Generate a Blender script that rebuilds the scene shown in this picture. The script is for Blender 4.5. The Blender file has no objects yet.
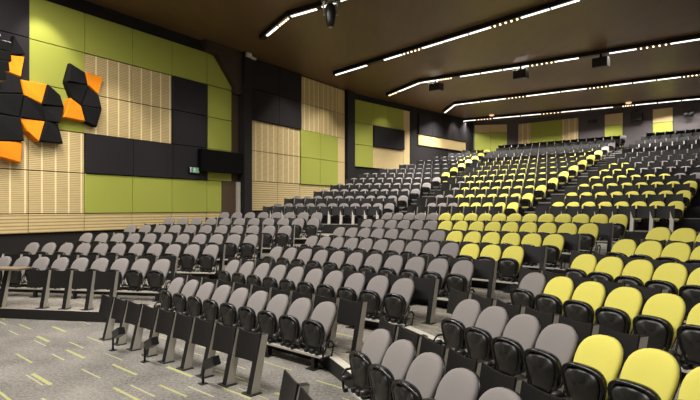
import bpy, bmesh, math, random
from mathutils import Vector, Matrix
random.seed(7)
S = bpy.context.scene
C = S.collection
PI = math.pi

# ------------------------------------------------------------------ helpers
def lin(c):
    c = c / 255.0
    return c / 12.92 if c <= 0.04045 else ((c + 0.055) / 1.055) ** 2.4
def rgb(r, g, b): return (lin(r), lin(g), lin(b), 1.0)

def obj(name, bm, mats, parent=None, loc=None, rotz=None, smooth=False):
    me = bpy.data.meshes.new(name)
    bmesh.ops.recalc_face_normals(bm, faces=bm.faces[:])
    bm.to_mesh(me); bm.free()
    for m in (mats if isinstance(mats, (list, tuple)) else [mats]): me.materials.append(m)
    if smooth:
        for p in me.polygons: p.use_smooth = True
    o = bpy.data.objects.new(name, me); C.objects.link(o)
    if parent is not None: o.parent = parent
    if loc is not None: o.location = loc
    if rotz is not None: o.rotation_euler = (0, 0, rotz)
    return o
def tag(o, label, cat, group=None):
    o['label'] = label; o['category'] = cat
    if group: o['group'] = group
    return o
def thing(name, label, cat, loc=(0, 0, 0), rotz=0, group=None):
    o = bpy.data.objects.new(name, None); C.objects.link(o)
    o.location = loc; o.rotation_euler = (0, 0, rotz)
    o.empty_display_size = 0.2
    return tag(o, label, cat, group)
def struct(o):
    o['kind'] = 'structure'; return o
def inst(name, mesh, parent):
    o = bpy.data.objects.new(name, mesh); C.objects.link(o); o.parent = parent
    return o
def child(name, parent, bm, mats, smooth=False): return obj(name, bm, mats, parent, smooth=smooth)

def add_box(bm, x0, x1, y0, y1, z0, z1, bevel=0.0, mat=0, shear=0.0):
    vs = [bm.verts.new((x, y + (shear if z == z1 else 0), z)) for x in (x0, x1) for y in (y0, y1) for z in (z0, z1)]
    idx = [(0, 1, 3, 2), (4, 6, 7, 5), (0, 4, 5, 1), (2, 3, 7, 6), (0, 2, 6, 4), (1, 5, 7, 3)]
    fs = [bm.faces.new([vs[i] for i in f]) for f in idx]
    for f in fs: f.material_index = mat
    if bevel > 0:
        es = list({e for f in fs for e in f.edges})
        bmesh.ops.bevel(bm, geom=es, offset=bevel, segments=2, profile=0.5, affect='EDGES')
    return fs
def add_prism(bm, pts, z0, z1, mat_top=0, mat_side=0):
    a = [bm.verts.new((p[0], p[1], z0)) for p in pts]; b = [bm.verts.new((p[0], p[1], z1)) for p in pts]
    n = len(pts)
    f = bm.faces.new(b); f.material_index = mat_top
    f = bm.faces.new(list(reversed(a))); f.material_index = mat_side
    for i in range(n):
        f = bm.faces.new((a[i], a[(i + 1) % n], b[(i + 1) % n], b[i])); f.material_index = mat_side
def add_tube(bm, pts, r, n=8, mat=0):
    pts = [Vector(p) for p in pts]; rings = []
    for i, p in enumerate(pts):
        t = (pts[min(i + 1, len(pts) - 1)] - pts[max(i - 1, 0)]).normalized()
        u = t.cross(Vector((0, 0, 1)))
        if u.length < 1e-3: u = t.cross(Vector((1, 0, 0)))
        u.normalize(); v = t.cross(u)
        rr = r[i] if isinstance(r, (list, tuple)) else r
        rings.append([bm.verts.new(p + u * rr * math.cos(2 * PI * k / n) + v * rr * math.sin(2 * PI * k / n)) for k in range(n)])
    for a, b in zip(rings, rings[1:]):
        for k in range(n):
            f = bm.faces.new((a[k], a[(k + 1) % n], b[(k + 1) % n], b[k])); f.material_index = mat
    f = bm.faces.new(rings[0]); f.material_index = mat
    f = bm.faces.new(rings[-1]); f.material_index = mat
def loft(bm, rings, mat=0, cap0=True, cap1=True):
    vs = [[bm.verts.new(p) for p in r] for r in rings]; n = len(rings[0])
    for a, b in zip(vs, vs[1:]):
        for k in range(n):
            f = bm.faces.new((a[k], a[(k + 1) % n], b[(k + 1) % n], b[k])); f.material_index = mat
    if cap0: bm.faces.new(vs[0]).material_index = mat
    if cap1: bm.faces.new(vs[-1]).material_index = mat

# ------------------------------------------------------------------ materials
class N:
    def __init__(s, name):
        s.m = bpy.data.materials.new(name); s.m.use_nodes = True
        s.t = s.m.node_tree; s.b = s.t.nodes['Principled BSDF']
    def n(s, typ, **kw):
        x = s.t.nodes.new(typ)
        for k, v in kw.items(): setattr(x, k, v)
        return x
    def l(s, a, b): s.t.links.new(a, b)
    def put(s, sock, v):
        if isinstance(v, (int, float, tuple, list)): sock.default_value = v
        else: s.l(v, sock)
    def math(s, op, a, b=0.0, c=0.0):
        x = s.n('ShaderNodeMath', operation=op)
        s.put(x.inputs[0], a); s.put(x.inputs[1], b)
        if op in ('MULTIPLY_ADD', 'COMPARE', 'SMOOTH_MIN'): s.put(x.inputs[2], c)
        return x.outputs[0]
    def mix(s, f, a, b):
        x = s.n('ShaderNodeMix', data_type='RGBA')
        s.put(x.inputs[0], f); s.put(x.inputs[6], a); s.put(x.inputs[7], b)
        return x.outputs[2]
    def coord(s, w='Object'):
        return s.n('ShaderNodeTexCoord').outputs[w]
    def xyz(s, v):
        x = s.n('ShaderNodeSeparateXYZ'); s.l(v, x.inputs[0]); return x.outputs
    def noise(s, vec, scale, detail=3, rough=0.5):
        x = s.n('ShaderNodeTexNoise'); s.l(vec, x.inputs['Vector'])
        x.inputs['Scale'].default_value = scale; x.inputs['Detail'].default_value = detail; x.inputs['Roughness'].default_value = rough
        return x.outputs[0]
    def bump(s, h, strength=0.3, dist=0.01):
        x = s.n('ShaderNodeBump'); x.inputs['Strength'].default_value = strength; x.inputs['Distance'].default_value = dist
        s.l(h, x.inputs['Height']); s.l(x.outputs[0], s.b.inputs['Normal'])
    def out(s, col=None, rough=0.6, metal=0.0, spec=0.5):
        if col is not None: s.put(s.b.inputs['Base Color'], col)
        s.b.inputs['Roughness'].default_value = rough; s.b.inputs['Metallic'].default_value = metal
        s.b.inputs['Specular IOR Level'].default_value = spec
        return s.m
def noisy(name, col, amp=0.12, scale=40, rough=0.7, metal=0.0, spec=0.4, bump=0.0):
    k = N(name); v = k.noise(k.coord(), scale, 4)
    f = k.math('MULTIPLY_ADD', v, 2 * amp, 1 - amp)
    mx = k.n('ShaderNodeVectorMath', operation='SCALE'); mx.inputs[0].default_value = col[:3]; k.l(f, mx.inputs['Scale'])
    if bump: k.bump(v, bump, 0.004)
    return k.out(mx.outputs[0], rough, metal, spec)
def emit(name, col, strength):
    k = N(name); k.b.inputs['Base Color'].default_value = (0.2, 0.2, 0.2, 1)
    k.b.inputs['Emission Color'].default_value = col; k.b.inputs['Emission Strength'].default_value = strength
    return k.m

M = {}
M['grey_fabric'] = noisy('grey_fabric', rgb(136, 130, 127), 0.10, 160, 0.9, spec=0.2, bump=0.15)
M['yellow_fabric'] = noisy('yellow_fabric', rgb(225, 215, 104), 0.07, 160, 0.9, spec=0.2, bump=0.15)
M['black_plastic'] = noisy('black_plastic', rgb(30, 29, 28), 0.1, 30, 0.32, spec=0.5)
M['black_vinyl'] = noisy('black_vinyl', rgb(26, 25, 24), 0.1, 60, 0.26, spec=0.6)
M['pan_shell'] = noisy('pan_shell', rgb(40, 38, 35), 0.1, 40, 0.42, spec=0.5)
M['panel_black'] = noisy('panel_black', rgb(30, 28, 27), 0.12, 50, 0.5, spec=0.3)
M['steel'] = noisy('steel', rgb(188, 182, 170), 0.06, 20, 0.45, 0.1, 0.5)
M['dark_steel'] = noisy('dark_steel', rgb(70, 68, 66), 0.08, 30, 0.4, 0.5, 0.5)
M['black_metal'] = noisy('black_metal', rgb(24, 23, 23), 0.1, 30, 0.45, spec=0.5)
M['riser'] = noisy('riser', rgb(33, 31, 29), 0.12, 15, 0.7)
M['nosing'] = noisy('nosing', rgb(205, 198, 182), 0.06, 20, 0.5)
M['wall_paint'] = noisy('wall_paint', rgb(34, 31, 31), 0.06, 6, 0.8, spec=0.25)
M['rear_paint'] = noisy('rear_paint', rgb(87, 81, 82), 0.05, 6, 0.8, spec=0.25)
M['charcoal'] = noisy('charcoal', rgb(40, 37, 40), 0.08, 120, 0.9, spec=0.2, bump=0.1)
M['green'] = noisy('green_panel', rgb(160, 165, 72), 0.06, 30, 0.75, spec=0.3)
M['orange'] = noisy('orange_felt', rgb(236, 140, 26), 0.07, 60, 0.85, spec=0.2)
M['tile_black'] = noisy('black_felt', rgb(21, 20, 21), 0.10, 60, 0.9, spec=0.2)
M['screen_black'] = noisy('screen_black', rgb(8, 7, 8), 0.1, 10, 0.7, spec=0.1)
M['brown_wood'] = noisy('brown_wood', rgb(78, 62, 46), 0.2, 5, 0.5)
M['grille'] = noisy('grille_steel', rgb(120, 118, 116), .1, 30, .35, .7)
M['stair_nosing'] = noisy('stair_nosing', rgb(128, 124, 120), .06, 20, .5)
M['soffit'] = noisy('soffit_brown', rgb(62, 48, 40), 0.15, 6, 0.6)
M['desk_top'] = noisy('desk_top', rgb(128, 112, 94), 0.15, 12, 0.4)
M['beige_plastic'] = noisy('beige_plastic', rgb(214, 208, 194), 0.05, 20, 0.5)
M['track'] = noisy('track_black', rgb(20, 18, 17), 0.1, 20, 0.5)
M['led'] = emit('led_diffuser', (1.0, 0.96, 0.88, 1), 2.2)
M['lamp_warm'] = emit('warm_lamp', (1.0, 0.70, 0.42, 1), 4.0)
M['lamp_dim'] = emit('beacon_lens', (1.0, 0.62, 0.34, 1), 0.9)
M['sign_green'] = emit('sign_green', (0.02, 0.42, 0.12, 1), 0.3)
M['sign_white'] = emit('sign_white', (0.85, 1.0, 0.9, 1), 0.45)

def ceiling_mat():
    k = N('ceiling_stained_ply'); co = k.coord('Object')
    mp = k.n('ShaderNodeMapping'); k.l(co, mp.inputs[0]); mp.inputs['Rotation'].default_value = (0, 0, math.radians(42)); mp.inputs['Scale'].default_value = (1, 0.18, 1)
    v = k.noise(mp.outputs[0], 3.0, 6, 0.6); w = k.noise(co, 0.35, 2)
    c = k.mix(v, rgb(92, 70, 46), rgb(122, 95, 62)); c = k.mix(k.math('MULTIPLY', w, 0.5), c, rgb(80, 62, 44))
    return k.out(c, 0.42, 0, 0.4)
def carpet_mat(name, base, dashes=True):
    k = N(name); co = k.coord('Object'); x, y, z = k.xyz(co)
    a = math.radians(48)
    # along = row direction of the middle block, across = its normal
    al = k.math('ADD', k.math('MULTIPLY', x, math.sin(a)), k.math('MULTIPLY', y, -math.cos(a)))
    ac = k.math('ADD', k.math('MULTIPLY', x, math.cos(a)), k.math('MULTIPLY', y, math.sin(a)))
    n1 = k.noise(co, 22, 3, 0.7); n2 = k.noise(co, 70, 3, 0.75); n3 = k.noise(co, 1.2, 3)
    v = k.math('ADD', k.math('MULTIPLY', n1, 0.45), k.math('ADD', k.math('MULTIPLY', n2, 0.55), k.math('MULTIPLY', n3, 0.25)))
    lo = tuple(c * 0.25 for c in base[:3]) + (1,); hi = tuple(min(1, c * 2.1) for c in base[:3]) + (1,)
    rp = k.n('ShaderNodeMapRange'); k.l(v, rp.inputs[0]); rp.inputs[1].default_value = 0.44; rp.inputs[2].default_value = 0.80
    c = k.mix(rp.outputs[0], lo, hi)
    if dashes:
        for sc_al, sc_ac, off, thick, prob, col in ((1.45, 0.56, 0.0, 0.024, 0.66, rgb(190, 190, 112)), (1.25, 0.56, 0.27, 0.008, 0.6, rgb(196, 192, 140)), (2.2, 1.12, 0.17, 0.05, 0.3, rgb(180, 182, 104))):
            row = k.math('FLOOR', k.math('DIVIDE', k.math('ADD', ac, off), sc_ac))
            wn = k.n('ShaderNodeTexWhiteNoise', noise_dimensions='1D'); k.l(row, wn.inputs['W'])
            sh = k.math('ADD', k.math('DIVIDE', al, sc_al), k.math('MULTIPLY', wn.outputs[0], 7.31))
            cell = k.math('FLOOR', sh); fr = k.math('SUBTRACT', sh, cell)
            wn2 = k.n('ShaderNodeTexWhiteNoise', noise_dimensions='2D'); cv = k.n('ShaderNodeCombineXYZ'); k.l(row, cv.inputs[0]); k.l(cell, cv.inputs[1]); k.l(cv.outputs[0], wn2.inputs['Vector'])
            on = k.math('LESS_THAN', wn2.outputs[0], prob)
            wx = k.xyz(wn2.outputs[1])
            ln = k.math('MULTIPLY_ADD', wx[0], 0.25, 0.42)
            inl = k.math('LESS_THAN', fr, ln)
            fa = k.math('SUBTRACT', k.math('ADD', ac, off), k.math('MULTIPLY', row, sc_ac))
            pos = k.math('MULTIPLY_ADD', wx[1], 0.4, 0.1)
            ina = k.math('LESS_THAN', k.math('ABSOLUTE', k.math('SUBTRACT', fa, pos)), k.math('MULTIPLY_ADD', wx[2], thick, 0.009))
            msk = k.math('MULTIPLY', k.math('MULTIPLY', on, inl), ina)
            msk = k.math('MULTIPLY', msk, k.math('MULTIPLY_ADD', n2, 1.1, 0.02))
            c = k.mix(msk, c, col)
    k.bump(n2, 0.35, 0.006)
    return k.out(c, 0.95, 0, 0.1)
def slat_mat(name, vertical_strips=True, period=0.06):
    k = N(name); x, y, z = k.xyz(k.coord('Object'))
    co = k.coord('Object')
    mp = k.n('ShaderNodeMapping'); k.l(co, mp.inputs[0]); mp.inputs['Scale'].default_value = (1, 1, 9)
    g = k.noise(mp.outputs[0], 2.0, 4)
    base = k.mix(g, rgb(196, 172, 120), rgb(222, 200, 150))
    fz = k.math('FRACT', k.math('DIVIDE', z, period))
    slot = k.math('LESS_THAN', fz, 0.36)
    if vertical_strips:
        fx = k.math('FRACT', k.math('DIVIDE', k.math('ADD', x, 10.0), 0.45))
        strip = k.math('LESS_THAN', fx, 0.13)
        slot = k.math('MULTIPLY', slot, k.math('SUBTRACT', 1.0, strip))
        base = k.mix(strip, base, rgb(236, 218, 168))
    c = k.mix(k.math('MULTIPLY', slot, 0.62), base, rgb(120, 98, 60))
    k.bump(k.math('SUBTRACT', 1.0, slot), 0.5, 0.01)
    return k.out(c, 0.55, 0, 0.35)
M['ceiling'] = ceiling_mat()
M['carpet'] = carpet_mat('stage_carpet', rgb(114, 110, 104), True)
M['tier_carpet'] = carpet_mat('tier_carpet', rgb(126, 120, 112), True)
M['dark_carpet'] = carpet_mat('stair_carpet', rgb(88, 82, 77), False)
M['tan'] = slat_mat('slotted_timber', True)
M['tan_band'] = slat_mat('ribbed_timber', False, 0.11)
M['tan_plain'] = noisy('plain_timber', rgb(206, 182, 130), 0.10, 7, 0.6)

# ------------------------------------------------------------------ plan of the hall
# camera stands at the origin; three facets of straight rows turn round the stage
CAM_Z = 2.44
TH = {'L': math.radians(80), 'M': math.radians(48), 'R': math.radians(22)}
def fd(B): t = TH[B]; return (math.sin(t), -math.cos(t))        # along a row
def fn(B): t = TH[B]; return (math.cos(t), math.sin(t))         # away from the stage
def fp(B, s, p):
    d, n = fd(B), fn(B); return (d[0] * s + n[0] * p, d[1] * s + n[1] * p)
def rot(B): return TH[B] - PI / 2
def meet(B1, p1, B2, p2):
    a, b = fn(B1); c, d = fn(B2); D = a * d - b * c
    return ((p1 * d - b * p2) / D, (a * p2 - c * p1) / D)
RISE = 0.215
OFF = 0.20      # measured corner of a back -> seat centre
# block, tier, distance of the backrest tops, pitch, first, number
LOWER = {
 'L': [(1, 12.09, .552, -10.97 - 2 * .552, 11), (2, 14.19, .570, -11.93, 11), (3, 15.79, .566, -11.31, 11), (4, 17.69, .579, -10.93, 11), (5, 19.75, .590, -10.56, 11), (6, 21.30, .573, -8.91, 8)],
 'M': [(0, 5.97, .546, -10.00, 9), (1, 7.73, .561, -10.47, 10), (2, 9.38, .565, -10.83, 11), (3, 11.00, .521, -11.14, 13), (4, 12.37, .521, -11.32, 14), (5, 14.07, .521, -11.62, 15), (6, 16.10, .509, -12.33, 17)],
 'R': [(0, 2.78, .575, -5.62, 6), (1, 4.27, .557, -5.94, 7), (2, 5.98, .570, -6.62, 6), (3, 7.46, .546, -7.02, 5), (4, 8.84, .533, -7.38, 5), (5, 9.92, .525, -7.5, 4)],
}
YELLOW_FROM = {('M', 3): 10, ('M', 4): 8, ('M', 5): 6, ('M', 6): 5, ('R', 1): 4, ('R', 2): 1, ('R', 3): 0, ('R', 4): 0, ('R', 5): 0}
def UZ(n): return 1.69 + 0.397 * (n - 1)
UD = 1.65
UP = {'L': 25.30, 'M': 20.20}
def wall_x(Y): return 0.625 * Y - 21.1 if Y < 33.76 else 0.93 * (Y - 33.76)

# tier front edges
edge = {'L': {}, 'M': {}, 'R': {}}
for B, rows in LOWER.items():
    prev = None
    for (t, P, pitch, s0, n) in rows:
        if t > 0:
            e = P - 1.76
            if prev is not None: e = max(e, prev - 0.08)
            edge[B][t] = e
        prev = P
edge['R'][6] = 9.92 + 0.05

# ------------------------------------------------------------------ floor, tiers, ceiling, walls
bm = bmesh.new(); add_prism(bm, [(-16, -6), (16, -6), (30, 10), (23, 41), (12, 47), (-16, 22)], -0.3, 0.0)
struct(obj('floor', bm, M['carpet']))
BACK = [(40, 6), (40, 24), (13.2, 46.5), (8.0, 46.5), (0.0, 36.5), (-15.2, 12.4)]
for t in range(1, 7):
    eL, eM, eR = edge['L'][t], edge['M'][t], edge['R'][t]
    jm = meet('L', eL, 'M', eM); jr = meet('M', eM, 'R', eR)
    right = fp('R', 4.5, eR)
    left = fp('L', -15.5, eL)
    bm = bmesh.new()
    add_prism(bm, [left, jm, jr, right, (26, 2), (30, 14), (20, 34), (10, 42), (0, 36)], RISE * (t - 1), RISE * t, 0, 1)
    struct(obj('floor_tier', bm, [M['tier_carpet'], M['riser']]))
AL = lambda n: UP['L'] + UD * (n - 1); AM = lambda n: UP['M'] + UD * (n - 1)
for n in range(1, 14):
    eL, eM = AL(n) - 1.74, AM(n) - 1.74
    jm = meet('L', eL, 'M', eM)
    left = fp('L', -14, eL); right = fp('M', 3.0, eM)
    bm = bmesh.new(); z0 = RISE * 6 if n == 1 else UZ(n - 1)
    add_prism(bm, [left, jm, right, (34, 22), (13.6, 47), (4, 47)], z0, UZ(n), 0, 1)
    struct(obj('floor_tier', bm, [M['dark_carpet'], M['riser']]))
bm = bmesh.new(); add_prism(bm, [(-17, -6), (40, -6), (40, 30), (13, 48), (-2, 48), (-17, 16)], 9.75, 10.05)
struct(obj('ceiling', bm, M['ceiling']))

def wall(name, p0, p1, z0, z1, mat, thick=0.3):
    p0, p1 = Vector(p0), Vector(p1); d = (p1 - p0); L = d.length; a = math.atan2(d.y, d.x)
    bm = bmesh.new(); add_box(bm, 0, L, 0, thick, z0, z1)
    return struct(obj(name, bm, mat, loc=(p0.x, p0.y, 0), rotz=a))
LW0, LW1 = (wall_x(10.0), 10.0), (0.0, 33.76)
wall('wall_left', LW0, LW1, 0, 9.75, M['wall_paint'])
RC = (wall_x(44.87), 44.87)
wall('wall_left_far', LW1, RC, 0, 9.75, M['wall_paint'])
RJ = meet('L', 46.0, 'M', 42.3)
wall('wall_rear', (RC[0] - .3, RC[1] + .05), RJ, 0, 9.75, M['rear_paint'])
RE = fp('M', 4, 42.3)
wall('wall_rear_middle', RJ, RE, 0, 9.75, M['rear_paint'])

# pillars on the left wall
def wall_pt(Y, out=0.0):
    if Y < 33.76: dx, dy = 0.625, 1.0
    else: dx, dy = 0.93, 1.0
    l = math.hypot(dx, dy); return (wall_x(Y) + dy / l * out, Y - dx / l * out)
def wall_box(name, Y0, Y1, z0, z1, depth, mats, bevel=0.0, out=0.0, back=0.0):
    p0, p1 = wall_pt(Y0), wall_pt(Y1); d = Vector(p1) - Vector(p0); a = math.atan2(d.y, d.x)
    bm = bmesh.new(); add_box(bm, 0, d.length, -depth - out, -out + back, z0, z1, bevel)
    return obj(name, bm, mats, loc=(p0[0], p0[1], 0), rotz=a)
struct(wall_box('column', 25.22, 25.66, 0, 9.75, 0.50, M['wall_paint'], 0.02))
struct(wall_box('column', 33.20, 33.88, 0, 9.75, 0.26, M['wall_paint'], 0.02))

# ------------------------------------------------------------------ wall panels
def panel_box(Y0, Y1, z0, z1, mat, depth, label, cat='wall panel', name='acoustic_baffle', group=None):
    g = 0.012
    p0, p1 = wall_pt(Y0), wall_pt(Y1); d = Vector(p1) - Vector(p0); a = math.atan2(d.y, d.x); L = d.length
    bm = bmesh.new(); add_box(bm, -L / 2 + g, L / 2 - g, -depth, 0.0, g, z1 - z0 - g, 0.012)
    o = obj(name, bm, M[mat], loc=((p0[0] + p1[0]) / 2, (p0[1] + p1[1]) / 2, z0), rotz=a)
    return tag(o, label, cat, group)
NAME = {'green': 'lime green acoustic panel', 'charcoal': 'charcoal fabric acoustic panel', 'tan': 'slotted timber acoustic panel', 'tan_band': 'ribbed timber panel', 'tan_plain': 'plain timber panel'}
ORD = ['first', 'second', 'third', 'fourth', 'fifth', 'sixth', 'seventh', 'eighth', 'ninth', 'tenth', 'eleventh', 'twelfth', 'thirteenth', 'fourteenth', 'fifteenth', 'sixteenth', 'seventeenth']
Z1 = [2.25 + 1.405 * i for i in range(6)]
Y1 = [14.0, 15.6, 17.18, 18.78, 20.4, 21.97, 23.57, 24.85]
grid1 = ['tan tan charcoal charcoal charcoal', 'tan tan charcoal charcoal charcoal', 'tan tan green green green', 'green charcoal tan tan green', 'green charcoal tan tan green', 'green charcoal charcoal charcoal green', 'green green green green -']
for c, colm in enumerate(grid1):
    for r, m in enumerate(colm.split()):
        if m == '-': continue
        dep = {'charcoal': 0.16, 'green': 0.10, 'tan': 0.07}[m]
        panel_box(Y1[c], Y1[c + 1], Z1[r], Z1[r + 1], m, dep, f'{NAME[m]}, {ORD[r]} row up, {ORD[6 - c]} column from the corner column' , group='panels on the side wall near the stage')
for c in range(7):
    panel_box(Y1[c], Y1[c + 1], 1.62, 2.25, 'tan_band', 0.07, f'{NAME["tan_band"]} above the dark skirting, {ORD[6 - c]} from the corner column', group='ribbed panels along the side wall')
Z2 = [3.75 + 1.49 * i for i in range(5)]
Y2 = [25.74, 27.7, 29.3, 30.85, 32.45, 33.16]
grid2 = ['tan tan charcoal charcoal', 'tan tan charcoal charcoal', 'green green tan tan', 'green green tan tan', 'tan_plain tan_plain tan_plain tan_plain']
for c, colm in enumerate(grid2):
    for r, m in enumerate(colm.split()):
        dep = {'charcoal': 0.18, 'green': 0.12, 'tan': 0.07, 'tan_plain': 0.07}[m]
        panel_box(Y2[c], Y2[c + 1], Z2[r], min(Z2[r + 1], 9.7), m, dep, f'{NAME[m]} between the two columns, {ORD[r]} row up, {ORD[c]} column', group='panels between the columns')
for c in range(5):
    panel_box(Y2[c], Y2[c + 1], 2.3, 3.75, 'tan_band', 0.05, f'{NAME["tan_band"]} under the {ORD[c]} panel between the two columns', group='ribbed panels between the columns')
Z3 = [5.08, 6.5, 7.9, 9.35]
for (ya, yb, za, zb, m, dep, lab) in (
    (33.92, 35.32, Z3[0], Z3[1], 'green', .1, 'lime green panel beyond the second column, lowest of three'),
    (33.92, 35.32, Z3[1], Z3[2], 'green', .1, 'lime green panel beyond the second column, middle of three'),
    (33.92, 35.32, Z3[2], Z3[3], 'green', .1, 'lime green panel beyond the second column, top of three'),
    (35.32, 36.45, Z3[2], Z3[3], 'green', .1, 'lime green panel directly above the lone charcoal rectangle, column side'),
    (36.45, 37.75, Z3[2], Z3[3], 'green', .1, 'lime green panel above the lone charcoal rectangle, rear wall side'),
    (35.32, 37.75, Z3[1], Z3[2], 'charcoal', .2, 'lone charcoal rectangle panel framed by green and timber'),
    (35.32, 37.75, Z3[0], Z3[1], 'tan_plain', .07, 'plain timber panel below the lone charcoal rectangle'),
    (37.75, 38.3, Z3[0], Z3[3], 'tan_plain', .07, 'tall narrow timber panel beside the lone charcoal rectangle'),
    (39.05, 40.3, 7.83, 9.4, 'charcoal', .14, 'charcoal panel over the long timber strip, first of three'),
    (40.3, 42.4, 7.83, 9.4, 'charcoal', .14, 'charcoal panel over the long timber strip, middle of three'),
    (42.4, 43.9, 7.83, 9.4, 'charcoal', .14, 'charcoal panel over the long timber strip, last of three'),
    (39.05, 43.9, 7.05, 7.83, 'tan_plain', .08, 'long low timber strip under the charcoal panels at the far end of the wall'),
):
    panel_box(ya, yb, za, zb, m, dep, lab)
# rear wall panels
def rear_panel(p0, p1, z0, z1, mat, label, depth=0.08):
    p0, p1 = Vector(p0), Vector(p1); d = p1 - p0; L = d.length; c = (p0 + p1) / 2
    bm = bmesh.new(); add_box(bm, -L / 2 + .01, L / 2 - .01, -depth, 0, .01, z1 - z0 - .01, .012)
    tag(obj('acoustic_baffle', bm, M[mat], loc=(c.x, c.y, z0), rotz=math.atan2(d.y, d.x)), label, 'wall panel', 'panels on the rear wall')
def ray(u, B, P):
    tx = (u - 350) / 535; n = fn(B); Y = P / (n[0] * tx + n[1]); return (tx * Y, Y)
RL = [ray(u, 'L', 45.95) for u in (474.5, 490.5, 507)]
for i in range(2):
    w = ('column', 'doorway')[i]
    rear_panel(RL[i], RL[i + 1], 8.72, 9.38, 'tan_plain', f'timber panel high on the rear wall corner bay, {("side wall half", "far half")[i]}')
    rear_panel(RL[i], RL[i + 1], 6.6, 8.72, 'green', f'lime green panel in the rear wall corner bay, {("side wall half", "far half")[i]}')
RM = {u: ray(u, 'M', 42.28) for u in (517, 530.9, 562.3, 578.6, 605, 623, 653, 673)}
rear_panel(RM[517], RM[530.9], 6.6, 9.38, 'tan', 'slotted timber panel on the rear wall flanking the wide green panel, corner side')
rear_panel(RM[530.9], RM[562.3], 6.6, 9.38, 'green', 'wide olive green panel on the rear wall between two timber panels')
rear_panel(RM[562.3], RM[578.6], 6.6, 9.38, 'tan', 'slotted timber panel on the rear wall flanking the wide green panel, wall speaker side')
rear_panel(RM[605], RM[623], 8.57, 9.38, 'tan_plain', 'timber panel on the rear wall above the green one before the wall speaker')
rear_panel(RM[605], RM[623], 6.6, 8.57, 'green', 'lime green panel on the rear wall just before the wall speaker')
rear_panel(RM[653], RM[673], 8.41, 9.38, 'tan_plain', 'timber panel on the rear wall, last bay, above the green one')
rear_panel(RM[653], RM[673], 6.6, 8.41, 'green', 'lime green panel on the rear wall, last bay beyond the wall speaker')

# ------------------------------------------------------------------ seat parts (local: +x along the row, -y to the stage, z up)
def outline(n, L, w0, w1, ry, ex=2.5):
    """half outline of a seat back: straight tapered sides, rounded top; returns closed list of (x, v)"""
    pts = []
    k = n // 2
    for i in range(k + 1):
        a = PI / 2 * i / k
        x = w1 * abs(math.cos(a)) ** (2 / ex); v = L - ry + ry * abs(math.sin(a)) ** (2 / ex)
        pts.append((x, v))
    side = [(w0 * 0.80, 0.0), (w0 * 0.96, 0.02), (w0, 0.06), ((w0 + w1) / 2 + .004, (L - ry) * 0.5)]
    right = side + pts
    left = [(-x, v) for x, v in reversed(right[:-1])]
    return right + left
def back_mesh(mat, n=14, off=0.0, thick=0.045, scale=1.0, dome=0.022, L=0.645):
    bm = bmesh.new(); o = outline(n, L, 0.20, 0.248, 0.24)
    cx, cv = 0.0, L * 0.52
    def P(x, v, t):
        vv = v; z = 0.36 + vv * 0.955
        y = -0.295 + 0.295 * (vv / L) - 0.36 * x * x + t + off
        return (x, y, z)
    def ring(s, t): return [P(cx + (x - cx) * s * scale, cv + (v - cv) * s * scale, t) for x, v in o]
    loft(bm, [ring(0.95, thick), ring(1.0, thick * 0.7), ring(1.0, 0.004), ring(0.97, -0.010), ring(0.88, -0.010 - dome * 0.5), ring(0.6, -0.010 - dome), ring(0.25, -0.010 - dome)])
    return bm
PAN_H, PAN_V = (-0.275, 0.275), (-0.03, 0.46)        # hinge and direction to the lip of the tipped-up seat
def pan_P(x, w, t):
    l = math.hypot(*PAN_V); uy, uz = PAN_V[0] / l, PAN_V[1] / l
    ny, nz = -uz, uy                                     # underside, facing the stage
    yy = PAN_H[0] + uy * w + ny * t; zz = PAN_H[1] + uz * w + nz * t
    return (x, yy, zz)
def pan_outline(n=14, L=0.465):
    return outline(n, L, 0.165, 0.246, 0.17, 2.9)
def pan_mesh(n=14):
    bm = bmesh.new(); o = pan_outline(n); cv = 0.25
    def ring(s, t, bulge=0): return [pan_P(x * s, cv + (v - cv) * s, t + bulge * max(0, v - 0.28)) for x, v in o]
    loft(bm, [ring(0.5, -0.045), ring(0.86, -0.042), ring(0.97, -0.025), ring(1.0, 0.0), ring(1.0, 0.022, 0.08), ring(0.95, 0.040, 0.10), ring(0.86, 0.034, 0.06), ring(0.80, 0.018), ring(0.4, 0.016)])
    return bm
def pan_shell_mesh(n=14):
    bm = bmesh.new(); o = pan_outline(n); cv = 0.235
    def ring(s, t): return [pan_P(x * s, cv + (v - cv) * s, t + 0.012 * math.cos(x * 26) * (1 if v > .33 else 0)) for x, v in o]
    loft(bm, [ring(0.80, 0.014), ring(0.78, 0.034), ring(0.66, 0.046), ring(0.3, 0.050)])
    return bm
def frame_mesh():
    bm = bmesh.new()
    for sx in (-1, 1):
        x = sx * 0.236
        add_tube(bm, [(x * 0.85, -0.28, 0.235), (x, -0.275, 0.29), (x, -0.24, 0.36), (x * 0.96, -0.16, 0.52)], 0.013, 6)
    add_tube(bm, [(-0.235, -0.265, 0.29), (0.235, -0.265, 0.29)], 0.016, 8)
    add_box(bm, -0.045, 0.045, -0.36, -0.24, 0.235, 0.30, 0.012)
    add_box(bm, -0.16, -0.10, -0.36, -0.25, 0.235, 0.29, 0.01)
    add_box(bm, 0.10, 0.16, -0.36, -0.25, 0.235, 0.29, 0.01)
    return bm
def arm_mesh():
    bm = bmesh.new()
    add_tube(bm, [(-0.245, -0.255, 0.34), (-0.262, -0.29, 0.36), (-0.265, -0.33, 0.37)], 0.014, 6)
    loft(bm, [[(-0.265 + r * math.cos(a), y - 0.03, 0.372 + r * 1.1 * math.sin(a)) for a in [2 * PI * k / 10 for k in range(10)]] for y, r in ((-0.27, 0.020), (-0.285, 0.034), (-0.345, 0.036), (-0.385, 0.028), (-0.395, 0.014))])
    return bm
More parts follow.
